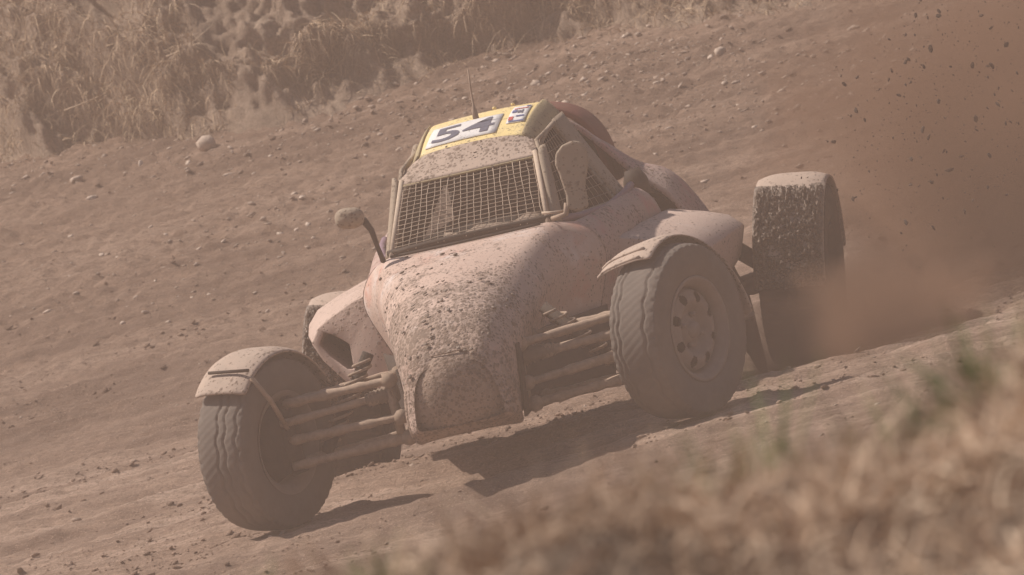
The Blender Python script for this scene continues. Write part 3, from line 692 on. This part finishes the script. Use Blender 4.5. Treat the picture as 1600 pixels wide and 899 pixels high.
for key, c, steer, lean, Rr, W, rr_, gro in (
    ('fr', (-.692, 0, .322), -25, 8, .288, .185, .168, (-.02, .30, .74)),
    ('fl', (.722, 0, .330), -25, 6, .288, .185, .168, (-.70, -.48, .55)),
    ('rr', (-.775, 2.2, .306), 0, 11, .318, .240, .168, ()),
    ('rl', (.862, 2.2, .298), 0, 11, .318, .240, .168, ())):
    sgn = 1 if c[0] > 0 else -1
    wheel = rim('wheel', rr_, W, buggy, 'rim' if key[0] == 'f' else 'dark', sgn)
    wheel.location = c; wheel.rotation_euler = Matrix.Rotation(R(steer), 3, 'Z').__matmul__(Matrix.Rotation(R(lean), 3, 'Y')).to_euler()
    tyre('tyre', Rr, W, rr_, gro, 'tyre' if key[0] == 'f' else 'tyre_r', wheel, key[0] == 'r'); nuts(wheel, W, sgn)
    tube('brake_drum', [(-sgn*.07, 0, 0), (-sgn*.01, 0, 0), (sgn*.015, 0, 0)], [.10, .135, .13], 'dark', wheel, 20)
    WH[key] = wheel
    gp = bpy.data.objects.new('guard_pivot', None)
    mw = wheel.matrix_basis.copy()
    def place(o): o.matrix_basis = mw; return o
    if key == 'fr':
        o = place(arcguard('mudguard', .316, .205, R(48), R(-75), 'guard', buggy, 0.0)); o['label'] = 'curved dusty guard over the far front wheel'
        tube('guard_rib', [(x, -.333*math.sin(R(33)), .328*math.cos(R(33))) for x in (-.06, 0, .10)], .006, 'dark', o, 6)
        tube('guard_stay', [(.105, -.18, .25), (.125, -.12, .16), (.11, -.03, .05)], .008, 'rod', o, 6)
    elif key == 'fl':
        mw = Matrix.Translation(c) @ Matrix.Rotation(R(steer), 4, 'Z') @ Matrix.Rotation(R(-7), 4, 'Y')
        o = place(arcguard('mudguard', .312, .225, R(33), R(-95), 'guard', buggy, -.005, thick=.004)); o['label'] = 'curved dusty guard over the near front wheel'
        for ga_ in (22, 31): tube('guard_rib', [(x, -.314*math.sin(R(ga_)), .314*math.cos(R(ga_))-.018*abs(x/.112)**4) for x in np.linspace(-.108, .07, 8)], .006, 'guard', o, 6)
    else:
        o = place(arcguard('mudguard', .352, .245, R(92), R(-80), 'guard', buggy, 0.0, n=40)); o['label'] = 'mud-caked guard over the rear wheel'
        # thick clotted mud over the front of the guard
        nu, nv = 150, 70; tt = np.linspace(R(93), R(22), nu); uu = np.linspace(-1, 1, nv); Tm, Um = np.meshgrid(tt, uu, indexing='ij')
        nz = fbm(Tm*14, Um*6, 4, 200)*.030+fbm(Tm*60, Um*22, 3, 210)*.040
        edge = np.clip((1-np.abs(Um))/.12, 0, 1)*np.clip((Tm-R(22))/.25, 0, 1)
        rad = .354+(.012+nz)*edge-.006*(1-edge)
        Vm = np.stack([Um*.1235, -rad*np.sin(Tm), rad*np.cos(Tm)], -1).reshape(-1, 3)
        bigmesh('mud_coat', Vm, gridq(nu, nv), 'mud', o)
# ------------- front suspension
def gaiter(name, p0, p1, r0, r1, nr, mat, parent):
    p0, p1 = Vector(p0), Vector(p1); pts = []; rad = []
    for k in range(nr*2+1):
        f = k/(nr*2); pts.append(p0.lerp(p1, f)); rad.append((r0*(1-f)+r1*f)*(1.0 if k % 2 else .80))
    return tube(name, pts, rad, mat, parent, 14)
def arm(name, a_, b_, r=.0145, mat='rod'):
    a_, b_ = Vector(a_), Vector(b_); n = 15; pts = [a_.lerp(b_, k/(n-1)) for k in range(n)]
    rad = [r*random.uniform(.84, 1.28) for _ in range(n)]; o = tube(name, pts, rad, mat, buggy, 8)
    tube('bush', [a_+Vector((0, -.018, 0)), a_+Vector((0, .018, 0))], r*1.75, mat, o, 10); return o
for s, dz in ((-1, 0.0), (1, 0.004)):
    i, e = s*.215, s*.60
    arm('upper_arm', (s*.225, -.10, .425+dz), (e*1.0, -.02, .432+dz)); arm('upper_arm', (s*.235, .14, .432+dz), (e, .02, .434+dz), .012)
    arm('steering_rod', (s*.30, -.06, .378+dz), (e*1.04, -.05, .374+dz), .0135)
    gaiter('gaiter', (s*.215, -.06, .382+dz), (s*.325, -.06, .378+dz), .036, .022, 8, 'gaiter', buggy)
    arm('lower_arm', (i, -.11, .300), (e*1.03, -.02, .312)); arm('lower_arm', (i, -.07, .226), (e*1.04, -.03, .228), .0155)
    arm('lower_arm', (i, .17, .230), (e, .03, .236), .012)
    # coil-over damper
    d = tube('damper', [(s*.52, .05, .24), (s*.30, .07, .52)], .020, 'dark', buggy, 12)
    hel = [Vector((s*.50, .05, .27)).lerp(Vector((s*.32, .07, .50)), k/90)+Vector((.034*math.cos(k*.62), .034*math.sin(k*.62), 0)) for k in range(91)]
    tube('spring', hel, .0055, 'rod', d, 6)
    tube('upright', [(s*.61, 0, .20), (s*.625, 0, .32), (s*.61, 0, .46)], [.028, .04, .028], 'dark', buggy, 10)
    body(tube('bracket', [(s*.215, -.075, .235), (s*.222, -.075, .44)], .016, 'rod', buggy, 8))
# ------------- rear suspension
for s, wx in ((-1, -.70), (1, .84)):
    arm('trailing_arm', (s*.36, 1.7, .30), (wx, 2.2, .31), .026, 'dark'); arm('drive_shaft', (s*.15, 2.25, .36), (wx, 2.2, .31), .022, 'dark')
    tube('rear_damper', [(s*.42, 2.1, .70), (wx*.92, 2.15, .34)], .03, 'dark', buggy, 10)
# dark mud flap behind the near pod
for s in (-1, 1):
    P = [[(s*(.53+.17*t+.012*math.sin(19*t)), 2.05+.05*v, .71-.36*t-.34*v) for v in np.linspace(0, 1, 6)] for t in np.linspace(0, 1, 9)]
    body(surf('mud_flap', P, 'clod', buggy, .03, 1))
mesh('tail_bracket', [(.735, 1.9, .315), (.785, 1.9, .32), (.79, 1.9, .365), (.745, 1.9, .36), (.735, 1.93, .315), (.785, 1.93, .32), (.79, 1.93, .365), (.745, 1.93, .36)],
     [(0, 1, 2, 3), (4, 7, 6, 5), (0, 4, 5, 1), (1, 5, 6, 2), (2, 6, 7, 3), (3, 7, 4, 0)], 'pod', buggy, False)
tube('side_bar', [(.62, .95, .30), (.70, 1.10, .27), (.74, 1.55, .24)], .018, 'guard', buggy, 8)
# ------------- mud clots thrown onto the bonnet, visor and cowl
def clots(name, parent_obj, n, f_keep, smin, smax, seed):
    dg = bpy.context.evaluated_depsgraph_get(); ev = parent_obj.evaluated_get(dg); me = ev.to_mesh()
    nf = len(me.polygons); C = np.zeros(nf*3); Nn = np.zeros(nf*3); Ar = np.zeros(nf)
    me.polygons.foreach_get('center', C); me.polygons.foreach_get('normal', Nn); me.polygons.foreach_get('area', Ar); C = C.reshape(-1, 3); Nn = Nn.reshape(-1, 3)
    rr_ = np.random.default_rng(seed); pr = Ar*f_keep(C, Nn); pr = pr/pr.sum(); ix = rr_.choice(nf, n, p=pr); ev.to_mesh_clear()
    VV, FF = [], []; off = 0
    for k in ix:
        v, f = ROCKS[rr_.integers(12)]; s_ = smin+(smax-smin)*rr_.random()**3.5
        nrm = Vector(Nn[k]); q = nrm.to_track_quat('Z', 'Y').to_matrix() @ Matrix.Rotation(rr_.uniform(0, 6.28), 3, 'Z')
        vv = (v*np.array([s_, s_, s_*.9]))@np.array(q).T+C[k]+rr_.normal(size=3)*.006; VV.append(vv); FF.append(f+off); off += len(v)
    o = bigmesh(name, np.concatenate(VV), np.concatenate(FF), 'mud', parent_obj, True); o['kind'] = 'stuff'; return o
clots('mud_clots', hood, 650, lambda C, N: np.clip(N[:, 2]+.35, 0, 1)*np.clip(1.0-C[:, 1]*1.1, .12, 1.5)**2*np.clip(1.0-C[:, 0]*1.2, .3, 1.4)*(np.abs(C[:, 1]-.85) > .1), .0022, .013, 5)
clots('mud_clots', visor, 110, lambda C, N: np.ones(len(C)), .0018, .009, 6)
clots('mud_clots', tub, 160, lambda C, N: np.clip(N[:, 2], 0, 1)+.05, .002, .010, 8)

# ------------------------------------------------------------------ stones one can pick out
for a, b, sx, sy, sz, rz, tint, label in (
    (-1.22, 13.0, .060, .05, .046, .1, .62, 'large pale square block of stone at the foot of the bank'),
    (-1.86, 13.2, .044, .03, .022, .4, .50, 'flat grey slab of stone near the left edge below the bank'),
    (-1.12, 12.2, .042, .02, .014, .3, .50, 'long flat stone just below the large pale block'),
    (-1.78, 12.5, .036, .022, .016, .1, .85, 'bright pointed stone on the left of the track'),
    (-1.54, 13.2, .026, .016, .020, 1.2, .9, 'small upright pale stone left of the large block'),
    (-0.80, 10.6, .020, .016, .012, .5, .80, 'pale pebble on the track left of the roof'),
    (-1.98, 9.5, .024, .014, .010, .2, .9, 'pale sliver of stone at the far left of the track'),
    (-1.65, 8.8, .016, .012, .010, .9, .9, 'small pale pebble low on the left of the track'),
    (0.35, 12.0, .034, .028, .024, .3, .6, 'rounded pale stone above the engine scoop'),
    (0.05, 11.2, .030, .020, .016, .8, .7, 'pale stone on the track above the yellow roof'),
    (1.80, 11.0, .036, .024, .020, .2, .65, 'pale stone on the slope at the upper right'),
    (1.20, 11.3, .040, .026, .028, .5, .6, 'largest stone on the slope right of the roof')):
    stone(a, b, sx, sy, sz, rz, int(abs(a*100)), tint, label)
# ------------------------------------------------------------------ dry stalks on the bank
def stalk(a, s, pts, label):
    p = Vector(bank_surface(a, s)); o_ = [p+rt*q[0]+Vector((sa, -ca, 0))*(0.05+q[2])+Vector((0, 0, q[1])) for q in pts]
    V, F = tubegeo([Vector(v)-p for v in o_], [.0045*(1-.5*k/len(o_)) for k in range(len(o_))], 6)
    o = mesh('dry_stalk', V, F, 'twig'); o.location = p
    t = o.data.attributes.new('tint', 'FLOAT', 'POINT'); t.data.foreach_set('value', [.7]*len(o.data.vertices))
    return tag(o, label, 'dry stalk', 'dry stalks hanging on the bank')
stalk(-2.2, .62, [(0, .02, -.05), (.03, -.06, .03), (.02, -.16, .05), (-.04, -.24, .05)], 'bent dry stalk hanging down at the upper left of the bank')
stalk(-1.75, .35, [(-.12, 0, .02), (-.02, .01, .04), (.06, .02, .04), (.17, .05, .02)], 'long thin twig lying level across the foot of the bank')
stalk(-1.35, .70, [(0, 0, -.02), (-.03, -.08, .05), (-.05, -.15, .06), (-.09, -.20, .05)], 'slanting pale stalk hanging in the middle of the bank')
stalk(-1.2, .52, [(-.10, -.03, .03), (0, -.02, .05), (.08, .02, .05), (.16, .06, .03)], 'pale twig crossing the hanging grass of the bank')
stalk(-0.36, .75, [(.02, .15, -.1), (.0, 0, .03), (-.03, -.14, .06), (-.03, -.26, .05)], 'tall thin stalk hanging straight down the dark part of the bank')
stalk(-2.6, .28, [(-.1, .1, .02), (-.03, .0, .04), (.05, -.03, .04), (.1, .0, .02)], 'forked pale twig at the far left of the bank')

# ------------------------------------------------------------------ clods of earth in the air behind the rear wheel
def clods():
    src = []
    for i in range(6):
        V, F = rock_verts(1, rng.uniform(.55, .9), rng.uniform(.5, .9), 300+i); me = bpy.data.meshes.new('clod')
        me.from_pydata([tuple(v) for v in V], [], [tuple(int(k) for k in f) for f in F]); me.materials.append(MT['clod']); src.append(me)
    for i in range(230):
        # a fan thrown up and back from the near rear wheel
        t = rng.random()**.6; x = 1.02+.85*t+rng.normal(0, .04); z = .42+(.25+.85*t)*rng.random()**.8+rng.normal(0, .05); y = rng.uniform(1.0, 2.3)
        o = bpy.data.objects.new('flying_clod', src[i % 6]); COL.objects.link(o)
        s_ = .0034+.0105*rng.random()**3; o.scale = (s_*1.35, s_, s_*.9); o.location = (x, y, z); o.rotation_euler = rng.uniform(0, 6, 3)
        tag(o, 'small dark clod of earth flying through the dust behind the rear wheel', 'clod', 'clods thrown up behind the rear wheel')
    for x, y, z, s_, lb in ((1.42, 2.5, .50, .021, 'largest flying clod, in the brown dust right of the rear wheel'), (1.475, 2.5, .535, .013, 'second flying clod just above the largest one'),
                            (1.13, 2.6, 1.36, .013, 'dark flying clod at the top edge of the picture')):
        o = bpy.data.objects.new('flying_clod', src[2]); COL.objects.link(o); o.scale = (s_, s_*.8, s_*.8); o.location = (x, y, z)
        tag(o, lb, 'clod', 'clods thrown up behind the rear wheel')
clods()

# ------------------------------------------------------------------ dust and haze
def volume_box(name, lo, hi, build):
    lo, hi = Vector(lo), Vector(hi); c = (lo+hi)/2; h = (hi-lo)/2
    V = [(sx*h.x, sy*h.y, sz*h.z) for sx in (-1, 1) for sy in (-1, 1) for sz in (-1, 1)]
    o = mesh(name, V, [(0, 1, 3, 2), (4, 6, 7, 5), (0, 4, 5, 1), (2, 3, 7, 6), (0, 2, 6, 4), (1, 5, 7, 3)], None, None, False); o.location = c
    m = bpy.data.materials.new(name+'_air'); m.use_nodes = True; t = m.node_tree; t.nodes.remove(t.nodes['Principled BSDF'])
    v = t.nodes.new('ShaderNodeVolumePrincipled'); t.links.new(v.outputs[0], t.nodes['Material Output'].inputs['Volume']); build(t, v, h)
    o.data.materials.append(m); return o
def hz(t, v, h):
    v.inputs['Color'].default_value = (.95, .71, .575, 1); v.inputs['Density'].default_value = 0.0070; v.inputs['Anisotropy'].default_value = 0.1
ZLO = -1.2
hzb = volume_box('haze', (-420, -420, ZLO), (420, 420, 4.6), hz); tag(hzb, 'pale brown dust haze filling the air over the track', 'haze', kind='stuff')
def plume(dens, scale, lo=-.25, hi=.5, off=-.12, col=(.35, .207, .137, 1)):
    def f(t, v, h):
        N, Lk = t.nodes, t.links
        tc = N.new('ShaderNodeTexCoord'); mp = N.new('ShaderNodeMapping'); Lk.new(tc.outputs['Object'], mp.inputs[0])
        mp.inputs['Scale'].default_value = (1/h.x, 1/h.y, 1/h.z)
        ln = N.new('ShaderNodeVectorMath'); ln.operation = 'LENGTH'; Lk.new(mp.outputs[0], ln.inputs[0])
        nz = N.new('ShaderNodeTexNoise'); nz.inputs['Scale'].default_value = scale; nz.inputs['Detail'].default_value = 4; nz.inputs['Roughness'].default_value = .6; Lk.new(tc.outputs['Object'], nz.inputs['Vector'])
        a = N.new('ShaderNodeMath'); a.operation = 'MULTIPLY_ADD'; Lk.new(nz.outputs[0], a.inputs[0]); a.inputs[1].default_value = 1.5; a.inputs[2].default_value = off
        s_ = N.new('ShaderNodeMath'); s_.operation = 'SUBTRACT'; Lk.new(a.outputs[0], s_.inputs[0]); Lk.new(ln.outputs['Value'], s_.inputs[1])
        mr = N.new('ShaderNodeMapRange'); Lk.new(s_.outputs[0], mr.inputs[0]); mr.inputs[1].default_value = lo; mr.inputs[2].default_value = hi; mr.inputs[3].default_value = 0; mr.inputs[4].default_value = dens
        Lk.new(mr.outputs[0], v.inputs['Density']); v.inputs['Color'].default_value = col
    return f
pl = volume_box('dust_cloud', (.55, 1.8, -.40), (2.75, 4.6, 1.40), plume(3.0, 2.1, -.14, .46, .0)); tag(pl, 'tall reddish brown dust cloud boiling up behind the near rear wheel', 'dust cloud', kind='stuff')
pl = volume_box('dust_cloud', (.40, .85, -.40), (1.65, 2.5, .46), plume(6.0, 3.4, -.16, .4)); tag(pl, 'low brown dust swirling along the ground between the near wheels', 'dust cloud', kind='stuff')
def grit(n):
    t = rng.random(n)**.6; P = np.stack([1.0+1.0*t+rng.normal(0, .06, n), rng.uniform(1.2, 2.6, n), .30+(.25+.95*t)*rng.random(n)**.9+rng.normal(0, .05, n)], -1)
    T = np.array([[1, 1, 1], [1, -1, -1], [-1, 1, -1], [-1, -1, 1]])*.6; F = np.array([[0, 1, 2], [0, 3, 1], [0, 2, 3], [1, 3, 2]])
    sc = (.0009+.0024*rng.random(n)**3)[:, None, None]*rng.uniform(.6, 1.4, (n, 1, 3))
    V = P[:, None, :]+T[None]*sc; Q = (F[None]+4*np.arange(n)[:, None, None]).reshape(-1, 3)
    return bigmesh('flying_grit', V.reshape(-1, 3), Q, 'clod', None, False)
tag(grit(2600), 'fine dark grit flung through the dust behind the rear wheel', 'grit', kind='stuff')
